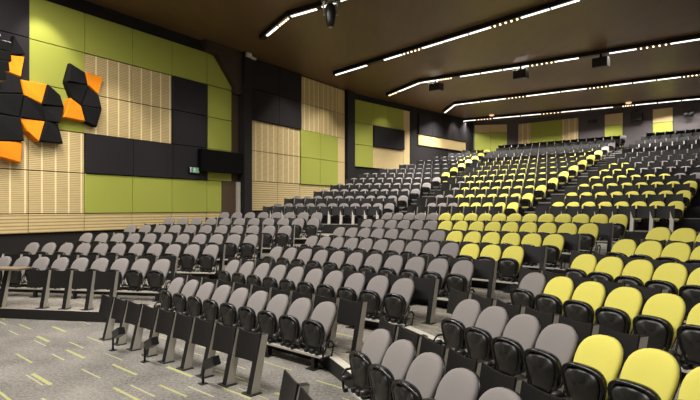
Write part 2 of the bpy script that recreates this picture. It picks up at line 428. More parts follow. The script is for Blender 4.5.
def to_mesh(name, bm, mats, smooth=True):
    me = bpy.data.meshes.new(name); bmesh.ops.recalc_face_normals(bm, faces=bm.faces[:]); bm.to_mesh(me); bm.free()
    for m in (mats if isinstance(mats, list) else [mats]): me.materials.append(m)
    if smooth:
        for p in me.polygons: p.use_smooth = True
    return me
ME = {
 'back_grey': to_mesh('backrest_grey', back_mesh(None), M['grey_fabric']),
 'back_yellow': to_mesh('backrest_yellow', back_mesh(None), M['yellow_fabric']),
 'shell': to_mesh('back_shell', back_mesh(None, off=0.048, thick=0.02, scale=0.985, dome=0.0), M['black_plastic']),
 'pan': to_mesh('seat_pan', pan_mesh(), M['black_vinyl']),
 'pan_shell': to_mesh('pan_shell', pan_shell_mesh(), M['pan_shell']),
 'frame': to_mesh('frame', frame_mesh(), M['black_metal']),
 'arm': to_mesh('arm_stub', arm_mesh(), M['dark_steel']),
}
# upper seats stand on a pedestal of their own
def pedestal_mesh():
    bm = bmesh.new(); add_tube(bm, [(-0.235, -0.265, 0.29), (0.235, -0.265, 0.29)], 0.016, 6)
    add_box(bm, -0.03, 0.03, -0.30, -0.22, 0.0, 0.29); add_box(bm, -0.09, 0.09, -0.34, -0.18, 0.0, 0.012)
    for sx in (-1, 1): add_tube(bm, [(sx * .236, -.265, .29), (sx * .23, -.17, .5)], .012, 6)
    return bm
ME['pedestal'] = to_mesh('pedestal', pedestal_mesh(), M['black_metal'])
# post panel
def panel_mesh(z0=0.40, z1=0.785, xa=-0.25, w=0.47):
    bm = bmesh.new(); n = 8; rows = []
    for side in (0, 1):
        for j, (z, yb) in enumerate(((z0, -1.578), (z1, -1.505))):
            r = []
            for i in range(n + 1):
                f = i / n; x = xa + w * f
                dip = 0.035 * (1 - (2 * f - 1) ** 2) if j else 0.0
                y = yb + 0.022 * (1 - (2 * f - 1) ** 2) + (0.018 if side else 0.0)
                r.append(bm.verts.new((x, y, z - dip)))
            rows.append(r)
    f0, f1, b0, b1 = rows
    for i in range(n):
        bm.faces.new((f0[i], f0[i + 1], f1[i + 1], f1[i])); bm.faces.new((b0[i], b1[i], b1[i + 1], b0[i + 1]))
        bm.faces.new((f1[i], f1[i + 1], b1[i + 1], b1[i])); bm.faces.new((f0[i], b0[i], b0[i + 1], f0[i + 1]))
    for i in (0, n): bm.faces.new((f0[i], f1[i], b1[i], b0[i]))
    return bm
def post_mesh(x0=0.128, x1=0.222, H=0.755):
    bm = bmesh.new()
    y0, sh, dp = -1.665, 0.18, 0.135
    def quad(ps, m):
        f = bm.faces.new([bm.verts.new(p) for p in ps]); f.material_index = m
    a = [(x0, y0, 0.012), (x1, y0, 0.012), (x1, y0 + dp, 0.012), (x0, y0 + dp, 0.012)]
    b = [(x0, y0 + sh, H), (x1, y0 + sh, H), (x1, y0 + sh + dp * .8, H), (x0, y0 + sh + dp * .8, H)]
    quad([a[0], a[1], b[1], b[0]], 1); quad([a[1], a[2], b[2], b[1]], 0); quad([a[2], a[3], b[3], b[2]], 1); quad([a[3], a[0], b[0], b[3]], 0)
    quad(b, 1); quad(a[::-1], 1)
    bmesh.ops.remove_doubles(bm, verts=bm.verts[:], dist=1e-5)
    return bm
def foot_mesh():
    bm = bmesh.new(); add_box(bm, 0.06, 0.265, -1.70, -1.515, 0.0, 0.012); return bm
ME['panel'] = to_mesh('panel', panel_mesh(), M['panel_black'], False)
ME['post'] = to_mesh('post', post_mesh(), [M['steel'], M['panel_black']], False)
ME['panel_tall'] = to_mesh('panel', panel_mesh(0.45, 0.855), M['panel_black'], False)
ME['post_tall'] = to_mesh('post', post_mesh(H=0.825), [M['steel'], M['panel_black']], False)
ME['panel_up'] = to_mesh('panel', panel_mesh(0.43, 0.84, -0.26, 0.49), M['panel_black'], False)
ME['post_up'] = to_mesh('post', post_mesh(0.10, 0.215, 0.76), [M['steel'], M['panel_black']], False)
ME['post_front'] = to_mesh('post', post_mesh(0.10, 0.205, 0.80), [M['steel'], M['steel']], False)
ME['panel_front'] = ME['panel_up']
ME['foot'] = to_mesh('foot_plate', foot_mesh(), M['black_metal'], False)

SWING = {'L': math.radians(-11), 'M': math.radians(-5), 'R': math.radians(4)}   # seats turn a little towards the lectern
def seat(B, s, P, z, col, label, group, full=True):
    x, y = fp(B, s, P)
    t = thing('auditorium_seat', label, 'seat', (x, y, z), rot(B) + SWING[B], group)
    inst('backrest', ME['back_' + col], t); inst('seat_pan', ME['pan'], t); inst('back_shell', ME['shell'], t)
    if full:
        inst('pan_shell', ME['pan_shell'], t); inst('frame', ME['frame'], t); inst('arm_stub', ME['arm'], t)
    else: inst('pedestal', ME['pedestal'], t)
def post_panel(B, s, P, z, label, group, dy=0.0, var=''):
    x, y = fp(B, s, P + dy)
    t = thing('desk_panel', label, 'panel', (x, y, z), rot(B), group)
    inst('panel', ME['panel' + var], t); inst('post', ME['post' + var], t); inst('foot_plate', ME['foot'], t)

BLK = {'L': 'lower block beside panelled side wall', 'M': 'middle lower block', 'R': 'mostly yellow lower block'}
END = {'L': 'from aisle', 'M': 'from wall-side aisle', 'R': 'from aisle'}
def rname(i): return ('front' if i == 0 else ORD[i]) + ' row'
rail_n = 0
for B, rows in LOWER.items():
    prevP = None
    for ri, (t, P, pitch, s0, n) in enumerate(rows):
        z = RISE * t
        for k in range(n):
            s = s0 - OFF + k * pitch
            yf = YELLOW_FROM.get((B, t), 99); col = 'yellow' if k >= yf else 'grey'
            cnt = (n - 1 - k) if B == 'L' else k
            seat(B, s, P, z, col, f'{col} tip-up seat, {ORD[cnt]} {END[B]}, {rname(ri)} of {BLK[B]}', f'seats in the {BLK[B]}')
        # post panels in front of the row
        dy = 0.0
        if t > 0: dy = max(0.0, edge[B][t] + 0.03 - (P - 1.78))
        rng = range(6, n - 1) if (B == 'L' and ri == 0) else (range(n - 1) if B == 'L' else range(n))
        if B == 'R' and ri == 0: rng = range(0, 4)
        for k in rng:
            s = s0 - OFF + k * pitch
            cnt = (n - 1 - k) if B == 'L' else k
            post_panel(B, s + (0.74 if B == 'R' and ri == 0 else 0), P + (0.15 if B == 'R' and ri == 0 else 0), z, f'black post panel facing {ORD[cnt]} seat {END[B]}, {rname(ri)}, {BLK[B]}', f'post panels in the {BLK[B]}', dy, '_tall' if B == 'L' and ri == 0 else '')
        # beam that carries the row
        sa, sb = s0 - OFF - 0.27, s0 - OFF + (n - 1) * pitch + 0.27
        o = fp(B, (sa + sb) / 2, P); L = sb - sa
        r = thing('seat_rail', f'steel rail on short legs under the {rname(ri)}, {BLK[B]}', 'rail', (o[0], o[1], z), rot(B), 'seat rails')
        bm = bmesh.new(); add_box(bm, -L / 2, L / 2, -0.36, -0.22, 0.195, 0.235, 0.006); child('beam', r, bm, M['steel'])
        m = max(2, int(round(L / 1.15)) + 1)
        for j in range(m):
            xx = -L / 2 + 0.28 + (L - 0.56) * j / (m - 1)
            bm = bmesh.new(); add_box(bm, xx - 0.035, xx + 0.035, -0.33, -0.25, 0.01, 0.196); add_box(bm, xx - 0.09, xx + 0.09, -0.39, -0.19, 0, 0.012)
            child('leg', r, bm, M['black_metal'])
        for e in (-1, 1):
            bm = bmesh.new(); xe = e * (L / 2 + 0.01)
            add_tube(bm, [(xe, -0.22, 0.22), (xe + e * .02, -0.19, 0.40), (xe + e * .02, -0.24, 0.46), (xe + e * .02, -0.36, 0.455), (xe + e * .02, -0.41, 0.40), (xe, -0.40, 0.22)], 0.016, 8)
            add_box(bm, min(xe, xe - e * 0.04), max(xe, xe - e * 0.04), -0.41, -0.21, 0.195, 0.235)
            child('end_hoop', r, bm, M['black_metal'])
        prevP = P

# ------------------------------------------------------------------ upper bank
def up_rows():
    for n in range(1, 14):
        z = UZ(n)
        if n <= 12:
            P = AL(n); s1 = -2.35 + 0.53 * (n - 1) - OFF; k = 0; marg = 0.95 - 0.04 * (n - 1)
            while True:
                s = s1 - k * 0.55; x, y = fp('L', s, P)
                if x < wall_x(y) + max(0.6, marg): break
                yield 'UL', 'L', n, k, s, P, z, 'yellow' if (n >= 6 and k < 1 + (n - 6) // 3) else 'grey'
                k += 1
        P = AM(n); sa = -13.0 - 0.47 * (n - 1); sb = -9.2 - 0.107 * (n - 1); m = int(round((sb - sa) / 0.55)) + 1
        for k in range(m):
            s = sb - (m - 1 - k) * 0.55 - OFF
            g = {1: 3, 2: 2, 3: 1, 4: 1}.get(n, 0)
            col = 'grey' if k < g or n > 9 else 'yellow'
            if n == 9 and k < m - 3: col = 'grey'
            yield 'UM', 'M', n, k, s, P, z, col
        sc = -7.42 - 0.085 * (n - 1)
        for k in range(8 if n <= 5 else 9):
            s = sc + k * 0.55 - OFF
            lim = {1: 99, 2: 99, 3: 99, 4: 6, 5: 3, 6: 2}.get(n, 0)
            yield 'UR', 'M', n, k, s, P, z, 'yellow' if k < lim else 'grey'
UB = {'UL': ('from stairs', 'upper block beside panelled wall'), 'UM': ('from wall-side stairs', 'upper middle block'), 'UR': ('from stairs', 'upper block past second stairs')}
mass = bmesh.new(); massp = bmesh.new()
def merge(dst, mesh, mat, mi):
    b = bmesh.new(); b.from_mesh(mesh); b.transform(mat)
    for f in b.faces:
        f.material_index = mi if not isinstance(mi, list) else mi[f.material_index]
    tmp = bpy.data.meshes.new('tmp'); b.to_mesh(tmp); b.free(); dst.from_mesh(tmp); bpy.data.meshes.remove(tmp)
lowg = to_mesh('lowback', back_mesh(None, n=8), M['grey_fabric']); lowp = to_mesh('lowpan', pan_mesh(8), M['black_vinyl'])
lows = to_mesh('lowshell', back_mesh(None, n=8, off=0.048, thick=0.02, scale=0.985, dome=0.0), M['black_plastic'])
INDIV = 4
for U, B, n, k, s, P, z, col in up_rows():
    end, blk = UB[U]
    haspanel = not (U == 'UL' and k == 0) and not (U == 'UM' and k == 99)
    if n <= INDIV:
        seat(B, s, P, z, col, f'{col} tip-up seat, {ORD[k]} {end}, {rname(n - 1)} of {blk}', f'seats in the {blk}', False)
        if haspanel: post_panel(B, s, P, z, f'black post panel facing {ORD[k]} seat {end}, {rname(n - 1)}, {blk}', f'post panels in the {blk}', 0.0, '_front' if n == 1 else '_up')
    else:
        x, y = fp(B, s, P); mt = Matrix.Translation((x, y, z)) @ Matrix.Rotation(rot(B), 4, 'Z'); ms = mt @ Matrix.Rotation(SWING[B], 4, 'Z')
        merge(mass, lowg, ms, 1 if col == 'yellow' else 0); merge(mass, lowp, ms, 2); merge(mass, lows, ms, 2); merge(mass, ME['pedestal'], ms, 2)
        if haspanel:
            merge(massp, ME['panel_up'], mt, 1); merge(massp, ME['post_up'], mt, [0, 1]); merge(massp, ME['foot'], mt, 1)
o = obj('auditorium_seats', mass, [M['grey_fabric'], M['yellow_fabric'], M['black_plastic']], smooth=True)
tag(o, 'far rows of small grey and yellow seats filling the top of the upper bank', 'seats'); o['kind'] = 'stuff'
o = obj('desk_panels', massp, [M['steel'], M['panel_black']])
tag(o, 'black post panels in front of the far seat rows of the upper bank', 'panels'); o['kind'] = 'stuff'

# ------------------------------------------------------------------ stairs and nosings
def strip_poly(B, s0, s1, p0, p1): return [fp(B, s0, p0), fp(B, s1, p0), fp(B, s1, p1), fp(B, s0, p1)]
def step(pts, nos, z0, z1, name='floor_step'):
    bm = bmesh.new(); add_prism(bm, pts, z0, z1, 0, 1); o = struct(obj(name, bm, [M['dark_carpet'], M['riser']]))
    bm = bmesh.new(); add_prism(bm, nos, z1 - 0.045, z1 + 0.012); c = obj('nosing', bm, M['stair_nosing'], parent=o); return o
for n in range(1, 14):
    z1 = UZ(n) - 0.2; z0 = UZ(n - 1) if n > 1 else RISE * 6
    eL, eM = AL(n) - 1.74, AM(n) - 1.74
    # first stairs (wall side): follows the bend of the rows
    if n <= 12:
        sl = -2.35 + 0.53 * (n - 1) + 0.15; sm = -13.0 - 0.47 * (n - 1) - 0.62
        d = 0.82
        pts = [fp('L', sl, eL - d), meet('L', eL - d, 'M', eM - d), fp('M', sm, eM - d), fp('M', sm, eM), meet('L', eL, 'M', eM), fp('L', sl, eL)]
        nos = [fp('L', sl, eL - d - .012), meet('L', eL - d - .012, 'M', eM - d - .012), fp('M', sm, eM - d - .012), fp('M', sm, eM - d + .12), meet('L', eL - d + .12, 'M', eM - d + .12), fp('L', sl, eL - d + .12)]
        step(pts, nos, z0, z1)
        q = bmesh.new(); add_prism(q, [fp('L', sl, eL - .012), meet('L', eL - .012, 'M', eM - .012), fp('M', sm, eM - .012), fp('M', sm, eM + .12), meet('L', eL + .12, 'M', eM + .12), fp('L', sl, eL + .12)], UZ(n) - .045, UZ(n) + .012)
        struct(obj('trim_stairs', q, M['stair_nosing']))
    sa = -9.2 - 0.107 * (n - 1) + 0.12; sb = -7.42 - 0.085 * (n - 1) - 0.52
    step(strip_poly('M', sa, sb, eM - .82, eM), strip_poly('M', sa, sb, eM - .832, eM - .70), z0, z1)
    q = bmesh.new(); add_prism(q, strip_poly('M', sa, sb, eM - .012, eM + .12), UZ(n) - .045, UZ(n) + .012); struct(obj('trim_stairs', q, M['stair_nosing']))
# bright nosings where the tiers cross the lower aisles
for t in range(1, 7):
    rows = {B: {r[0]: r for r in LOWER[B]} for B in 'LMR'}
    def ends(B, t):
        r = rows[B].get(t)
        return (r[3] - OFF - .3, r[3] - OFF + (r[4] - 1) * r[2] + .3) if r else None
    eL, eM = edge['L'][t], edge['M'][t]
    l, m = ends('L', t), ends('M', t)
    w = 0.13
    if l and m:
        q = bmesh.new(); add_prism(q, [fp('L', l[1], eL), meet('L', eL, 'M', eM), fp('M', m[0], eM), fp('M', m[0], eM + w), meet('L', eL + w, 'M', eM + w), fp('L', l[1], eL + w)], RISE * t, RISE * t + .01)
        struct(obj('trim_aisle', q, M['nosing']))
    eR = edge['R'][t]; r = ends('R', t) or (-8.2, 0)
    def along(B, p): d = fd(B); return d[0] * p[0] + d[1] * p[1]
    j0, j1 = meet('M', eM, 'R', eR), meet('M', eM + w, 'R', eR + w)
    a, b = m[1] - .2, r[0] + .2
    pts = []
    lim = min(along('M', j0), along('M', j1)) - .05; limr = max(along('R', j0), along('R', j1)) + .05
    if a < lim: pts = [fp('M', a, eM), j0] if b > limr else [fp('M', a, eM), j0, j1, fp('M', a, eM + w)]
    else: pts = [j0]
    if b > limr: pts += [fp('R', b, eR), fp('R', b, eR + w), j1] + ([fp('M', a, eM + w)] if a < lim else [])
    if len(pts) >= 4:
        q = bmesh.new(); add_prism(q, pts, RISE * t, RISE * t + .01)
        struct(obj('trim_aisle', q, M['nosing']))

# ------------------------------------------------------------------ accessible desk in front of the wall-side block
P1 = 12.09; c = fp('L', -11.0, P1 - 1.50)
d = thing('accessible_desk', 'long brown-edged desk top on slanted posts in front of the wall-side block', 'desk', (c[0], c[1], RISE), rot('L'))
bm = bmesh.new(); add_box(bm, -1.95, 1.72, -0.22, 0.20, 0.835, 0.88, 0.008); child('desk_top', d, bm, M['desk_top'])
for i in range(6):
    x = -1.6 + i * 0.552
    bm = bmesh.new()
    vs = []
    for (xx, yy, zz) in ((x, -.20, 0), (x + .12, -.20, 0), (x + .12, -.08, 0), (x, -.08, 0), (x, .02, .836), (x + .12, .02, .836), (x + .12, .09, .836), (x, .09, .836)): vs.append(bm.verts.new((xx, yy, zz)))
    for f, mi in (((0, 1, 5, 4), 1), ((1, 2, 6, 5), 0), ((2, 3, 7, 6), 1), ((3, 0, 4, 7), 0), ((4, 5, 6, 7), 0), ((3, 2, 1, 0), 1)):
        q = bm.faces.new([vs[j] for j in f]); q.material_index = mi
    child('leg', d, bm, [M['steel'], M['panel_black']])

# small cranked stands on the carpet in front of the middle block
for i, (x, y) in enumerate(((-4.06, 9.16), (-3.255, 8.48), (-2.04, 7.42))):
    t = thing('floor_stand', f'small black cranked floor stand with box head, {("first", "second", "third")[i]} from the wall block', 'stand', (x, y, 0), rot('M'), 'cranked stands on the carpet')
    bm = bmesh.new(); add_box(bm, -.05, .05, -.05, .05, 0, .012); child('base_plate', t, bm, M['black_metal'])
    bm = bmesh.new(); add_tube(bm, [(0, 0, .01), (0.01, 0, .24), (.05, 0, .28), (.14, 0, .31)], .018, 8); child('stem', t, bm, M['black_metal'], True)
    bm = bmesh.new(); add_box(bm, -.09, .15, -.065, .065, -.06, .065, .012); bm.transform(Matrix.Translation((.19, 0, .325)) @ Matrix.Rotation(-.45, 4, 'Y')); child('head', t, bm, M['black_plastic'])

# ------------------------------------------------------------------ angular acoustic tiles on the wall
# corners as (distance along the wall, height): read off the wall plane
TILES = [('k', [(18.24, 7.35), (18.66, 7.13), (18.72, 6.69), (18.09, 6.67)], 'black tile at the top of the separate six tile cluster'),
 ('o', [(18.66, 7.13), (19.27, 7.11), (19.08, 6.43), (18.72, 6.69)], 'orange tile high on the column side of the six tile cluster'),
 ('k', [(18.09, 6.67), (18.72, 6.69), (18.56, 5.97), (18.27, 6.15)], 'black tile in the middle of the six tile cluster'),
 ('k', [(18.72, 6.69), (19.08, 6.43), (19.16, 5.95), (18.56, 5.96)], 'black tile under the high orange one in the six tile cluster'),
 ('o', [(18.19, 6.15), (18.56, 5.96), (18.66, 5.42), (17.98, 5.45)], 'orange tile low in the six tile cluster'),
 ('k', [(18.56, 5.96), (19.16, 5.95), (19.05, 5.28), (18.66, 5.42)], 'black tile at the bottom of the six tile cluster'),
 ('o', [(16.86, 6.46), (17.55, 6.45), (17.38, 5.76), (16.96, 5.98)], 'large upper orange tile between the loudspeaker and the six tile cluster'),
 ('k', [(17.55, 6.45), (17.94, 6.19), (18.02, 5.8), (17.38, 5.76)], 'black tile beside the large upper orange tile'),
 ('k', [(16.96, 5.98), (17.38, 5.76), (17.51, 5.25), (16.86, 5.26)], 'black tile directly under the large upper orange tile'),
 ('k', [(17.38, 5.76), (18.02, 5.8), (17.89, 5.25), (17.51, 5.25)], 'small black tile facing the low orange tile of the six tile cluster'),
 ('o', [(16.86, 5.26), (17.51, 5.25), (17.32, 4.55), (16.98, 4.84)], 'orange tile in the middle height of the main cluster'),
 ('k', [(17.51, 5.25), (17.89, 5.23), (18.02, 4.58), (17.32, 4.58)], 'black tile beside the mid height orange tile'),
 ('k', [(16.69, 7.77), (16.96, 7.25), (16.61, 7.15)], 'triangular black tile at the top beside the loudspeaker'),
 ('o', [(16.61, 7.15), (16.96, 7.19), (16.84, 6.5), (16.54, 6.61)], 'orange tile right beside the line array loudspeaker'),
 ('k', [(16.12, 6.6), (16.54, 6.61), (16.84, 6.5), (16.92, 6.0), (16.17, 5.87)], 'black tile under the orange tile next to the loudspeaker'),
 ('k', [(16.17, 5.87), (16.92, 6.0), (16.86, 5.26), (16.12, 5.3)], 'dark tile in the middle of the black stack below the loudspeaker'),
 ('k', [(16.12, 5.3), (16.86, 5.26), (16.93, 4.52), (16.17, 4.43)], 'black tile above the lowest orange tile'),
 ('o', [(16.17, 4.43), (16.93, 4.52), (16.87, 3.84), (16.21, 4.0)], 'lowest orange tile, under the black stack')]
for i, (kind, pts, lab) in enumerate(TILES):
    cx = sum(p[0] for p in pts) / len(pts); cz = sum(p[1] for p in pts) / len(pts)
    base = wall_pt(cx, 0.17)
    a = math.atan2(1.0, 0.625); k = math.hypot(1, .625)
    bm = bmesh.new()
    loc = [((p[0] - cx) * k, p[1] - cz) for p in pts]
    tw = [(0.10 + 0.16 * ((i * 37 + j * 53) % 10) / 10) for j in range(len(loc))]
    rb = [(x * .97, 0.10, z * .97) for x, z in loc]; rf = [(x * .985, -tw[j], z * .985) for j, (x, z) in enumerate(loc)]
    ri = [(x * .90, -tw[j] - .045, z * .90) for j, (x, z) in enumerate(loc)]
    loft(bm, [rb, rf, ri])
    tag(obj('acoustic_tile', bm, M['orange' if kind == 'o' else 'tile_black'], loc=(base[0], base[1], cz), rotz=a), lab, 'wall tile', 'angular tiles on the side wall')

# ------------------------------------------------------------------ fittings on the wall
o = wall_box('projection_blind', 23.05, 25.18, 4.02, 4.98, .28, M['screen_black'], .02, out=.17); tag(o, 'flat black box hanging on the wall beside the corner column', 'black box')
p = wall_pt(22.85, .20); sg = thing('exit_sign', 'small lit green exit sign on the charcoal wall panels', 'exit sign', (p[0], p[1], 4.05), math.atan2(1, .625))
bm = bmesh.new(); add_box(bm, -.28, .28, -.04, .04, -.13, .13, .01); child('housing', sg, bm, M['black_plastic'])
bm = bmesh.new(); add_box(bm, -.10, .26, -.05, -.041, -.11, .11); child('sign_face', sg, bm, M['sign_green'])
bm = bmesh.new()
add_tube(bm, [(-.02, -.055, .06), (0.02, -.055, 0.0), (-.04, -.055, -.08)], .012, 6); add_tube(bm, [(0.02, -.055, 0.0), (.06, -.055, -.08)], .012, 6)
add_tube(bm, [(-.06, -.055, .01), (.06, -.055, .045)], .014, 6); add_box(bm, -.02, .03, -.06, -.05, .07, .105)
child('running_figure', sg, bm, M['sign_white'])
bm = bmesh.new(); add_box(bm, -.24, -.13, -.055, -.041, .07, .10); add_box(bm, -.21, -.17, -.055, -.041, -.10, .07); child('arrow', sg, bm, M['sign_white'])
# door by the column
struct(wall_box('door_1', 24.3, 25.05, 1.0, 3.65, .14, M['brown_wood'], .01))
struct(wall_box('trim_1', 25.05, 25.17, 1.0, 3.65, .30, M['steel'], .01))
# slanted soffit between the last green panel and the column
def wall_poly(pts, depth):
    """prism on the wall plane from (Y along the hall, height) corners"""
    Ym = sum(p[0] for p in pts) / len(pts); p0 = wall_pt(Ym); k = math.hypot(1, .625); bm = bmesh.new()
    f0 = [bm.verts.new(((y - Ym) * k, -depth, z)) for y, z in pts]; f1 = [bm.verts.new(((y - Ym) * k, 0.0, z)) for y, z in pts]
    bm.faces.new(f0); bm.faces.new(f1[::-1]); n = len(pts)
    for i in range(n): bm.faces.new((f0[i], f0[(i + 1) % n], f1[(i + 1) % n], f1[i]))
    return bm, (p0[0], p0[1], 0), math.atan2(1, .625)
bm, pl, pr = wall_poly([(23.58, 7.89), (24.84, 7.89), (24.84, 8.02), (23.9, 9.22), (23.58, 9.26)], .10)
tag(obj('acoustic_baffle', bm, M['green'], loc=pl, rotz=pr), 'lime green panel with slanted corner under the brown soffit beside the corner column', 'wall panel')
bm, pl, pr = wall_poly([(24.86, 3.66), (25.22, 3.66), (25.22, 7.72), (24.86, 7.72)], .08)
struct(obj('trim_1', bm, M['brown_wood'], loc=pl, rotz=pr))
bm, pl, pr = wall_poly([(23.3, 9.75), (23.45, 9.34), (23.95, 9.28), (24.9, 8.02), (24.9, 7.75), (25.22, 7.75), (25.22, 9.75)], .34)
struct(obj('trim_soffit', bm, M['soffit'], loc=pl, rotz=pr))
# emergency twin lamp high on the column
p = wall_pt(25.44, .51); t = thing('emergency_light', 'white twin-head emergency light high on the corner column', 'light', (p[0], p[1], 9.72), math.atan2(1, .625))
bm = bmesh.new(); add_box(bm, -.22, .12, -.12, 0.0, -.20, .0, .015); child('box', t, bm, M['beige_plastic'])
for sx in (.16, .3):
    bm = bmesh.new(); add_tube(bm, [(sx, -.02, -.16), (sx, -.16, -.22)], [.05, .075], 10); child('lamp_head', t, bm, M['beige_plastic'], True)

# ------------------------------------------------------------------ light tracks on the ceiling
TZ = 9.55
TRACKS = [([(-3.72, 22.64), (-2.23, 19.92), (-1.18, 19.14), (0.33, 17.78)],
  [('bar', (-3.43, 22.11), (-2.83, 21.01)), ('dot', (-2.78, 20.92), (-2.28, 20.02)), ('bar', (-2.19, 19.89), (-1.18, 19.14)), ('bar', (-0.99, 18.97), (0.17, 17.93))],
  'short bent light track over the corner column'),
 ([(-0.78, 28.64), (7.86, 18.29)],
  [('bar', (-0.77, 28.63), (0.85, 26.69)),
   ('bar', (1.64, 25.75), (2.41, 24.82)),
   ('dot', (2.43, 24.79), (3.17, 23.91)),
   ('bar', (3.21, 23.86), (3.99, 22.93)),
   ('bar', (4.02, 22.89), (4.83, 21.92)),
   ('bar', (4.87, 21.88), (5.55, 21.06)),
   ('dot', (5.58, 21.02), (6.38, 20.07)),
   ('bar', (6.4, 20.03), (7.15, 19.14)),
   ('bar', (7.18, 19.11), (7.86, 18.29))],
  'long straight light track slanting across the ceiling from the second column'),
 ([(2.41, 33.96), (4.0, 30.41), (14.9, 22.45)],
  [('dot', (2.44, 33.89), (2.89, 32.89)),
   ('bar', (2.94, 32.78), (3.98, 30.45)),
   ('bar', (4.03, 30.39), (4.97, 29.7)),
   ('dot', (4.99, 29.68), (5.58, 29.26)),
   ('bar', (5.96, 28.98), (6.88, 28.31)),
   ('bar', (6.92, 28.28), (7.84, 27.6)),
   ('bar', (7.89, 27.57), (8.96, 26.79)),
   ('dot', (9.0, 26.76), (9.94, 26.07)),
   ('bar', (9.96, 26.06), (10.87, 25.39)),
   ('bar', (11.92, 24.63), (12.85, 23.95)),
   ('dot', (12.88, 23.93), (13.85, 23.22)),
   ('bar', (13.88, 23.2), (14.87, 22.47))],
  'bent light track carrying the black speaker boxes'),
 ([(7.07, 40.04), (7.25, 36.93), (18.86, 28.43)],
  [('bar', (7.08, 39.87), (7.25, 36.94)),
   ('bar', (7.28, 36.91), (8.71, 35.86)),
   ('bar', (8.77, 35.82), (10.15, 34.81)),
   ('dot', (10.2, 34.77), (11.15, 34.08)),
   ('bar', (11.2, 34.04), (12.88, 32.81)),
   ('bar', (12.93, 32.77), (14.13, 31.89)),
   ('dot', (14.17, 31.86), (15.05, 31.22)),
   ('bar', (15.1, 31.18), (16.06, 30.48)),
   ('bar', (16.11, 30.45), (17.03, 29.77)),
   ('bar', (17.07, 29.74), (17.99, 29.07)),
   ('dot', (18.02, 29.04), (18.79, 28.48))],
  'bent light track one row before the rear wall'),
 ([(9.18, 43.87), (14.76, 40.34), (23.03, 34.71)],
  [('bar', (9.26, 43.82), (10.18, 43.24)),
   ('dot', (10.25, 43.19), (11.29, 42.54)),
   ('bar', (11.36, 42.49), (13.14, 41.36)),
   ('bar', (13.21, 41.32), (14.47, 40.52)),
   ('dot', (14.53, 40.49), (15.62, 39.8)),
   ('bar', (15.67, 39.72), (17.32, 38.6)),
   ('bar', (17.37, 38.56), (18.56, 37.75)),
   ('dot', (19.03, 37.43), (19.65, 37.01)),
   ('bar', (19.7, 36.98), (20.79, 36.23)),
   ('bar', (20.84, 36.2), (21.94, 35.45)),
   ('bar', (21.98, 35.42), (22.99, 34.74))],
  'light track hugging the rear wall')]
def track(pts, segs, label, power=1.0):
    o = pts[0]; root = thing('light_track', label, 'ceiling light', (o[0], o[1], TZ), 0, 'linear light tracks on the ceiling')
    P = [Vector((p[0] - o[0], p[1] - o[1], 0)) for p in pts]
    bm = bmesh.new()
    for a, b in zip(P, P[1:]):
        d = (b - a).normalized(); nn = Vector((-d.y, d.x, 0)) * .13; a2 = a - d * .05; b2 = b + d * .05
        v = [bm.verts.new(q) for q in (a2 + nn + Vector((0, 0, .02)), a2 - nn + Vector((0, 0, .02)), b2 - nn + Vector((0, 0, .02)), b2 + nn + Vector((0, 0, .02)), a2 + nn + Vector((0, 0, .22)), a2 - nn + Vector((0, 0, .22)), b2 - nn + Vector((0, 0, .22)), b2 + nn + Vector((0, 0, .22)))]
        for f in ((3, 2, 1, 0), (4, 5, 6, 7), (0, 1, 5, 4), (1, 2, 6, 5), (2, 3, 7, 6), (3, 0, 4, 7)): bm.faces.new([v[i] for i in f])
    child('housing', root, bm, M['track'])
    for kind, a, b in segs:
        a, b = Vector((a[0] - o[0], a[1] - o[1], 0)), Vector((b[0] - o[0], b[1] - o[1], 0)); d = b - a; L = d.length
        if L < .05: continue
        d.normalize(); ang = math.atan2(d.y, d.x)
        if kind == 'bar':
            bm = bmesh.new(); add_box(bm, 0.02, L - .02, -.045, .045, -.015, .03, .005); bm.transform(Matrix.Translation(a) @ Matrix.Rotation(ang, 4, 'Z')); child('diffuser', root, bm, M['led'])
            ld = bpy.data.lights.new('track_lamp', 'AREA'); ld.shape = 'RECTANGLE'; ld.size = L; ld.size_y = .08; ld.spread = math.radians(125); ld.energy = LAMP_W * power * L; ld.color = (1.0, 0.965, 0.91)
            lo = bpy.data.objects.new('track_lamp', ld); C.objects.link(lo); m = (a + b) / 2; lo.location = (m.x + o[0], m.y + o[1], TZ - .03); lo.rotation_euler = (0, 0, ang)
        else:
            n = 5
            for i in range(n):
                c = a + d * L * (i + .5) / n
                bm = bmesh.new(); bmesh.ops.create_uvsphere(bm, u_segments=10, v_segments=6, radius=.04); bm.transform(Matrix.Translation(c + Vector((0, 0, .0)))); child('downlight', root, bm, M['lamp_warm'], True)
LAMP_W = 76.0
for tr, pw in zip(TRACKS, (0.8, 1.15, 2.0, 2.2, 1.2)): track(*tr, pw)

# boxes under the second track, moving head, ceiling sensors
for (x, y, lab) in [(4.8, 29.83, 'black speaker box under the ceiling, first from the side wall'),
 (8.64, 27.02, 'black speaker box under the ceiling, second from the side wall'),
 (11.65, 24.83, 'black speaker box under the ceiling, third from the side wall')]:
    t = thing('ceiling_speaker', lab, 'speaker', (x, y, 9.75), rot('M'), 'black speaker boxes under the ceiling')
    bm = bmesh.new(); add_box(bm, -.34, .34, -.24, .24, -.80, -.36, .03); child('cabinet', t, bm, M['black_plastic'])
    bm = bmesh.new(); add_box(bm, -.05, .05, -.05, .05, -.37, 0.0); child('bracket', t, bm, M['black_metal'])
t = thing('moving_head_light', 'black moving head spotlight hanging from the ceiling near the first track', 'spotlight', (-.58, 16.0, 9.75))
bm = bmesh.new(); add_tube(bm, [(0, 0, 0), (0, 0, -.75)], .04, 8); child('drop_pole', t, bm, M['black_metal'])
bm = bmesh.new(); add_box(bm, -.3, .3, -.2, .2, -1.12, -.72, .04); child('base', t, bm, M['black_plastic'])
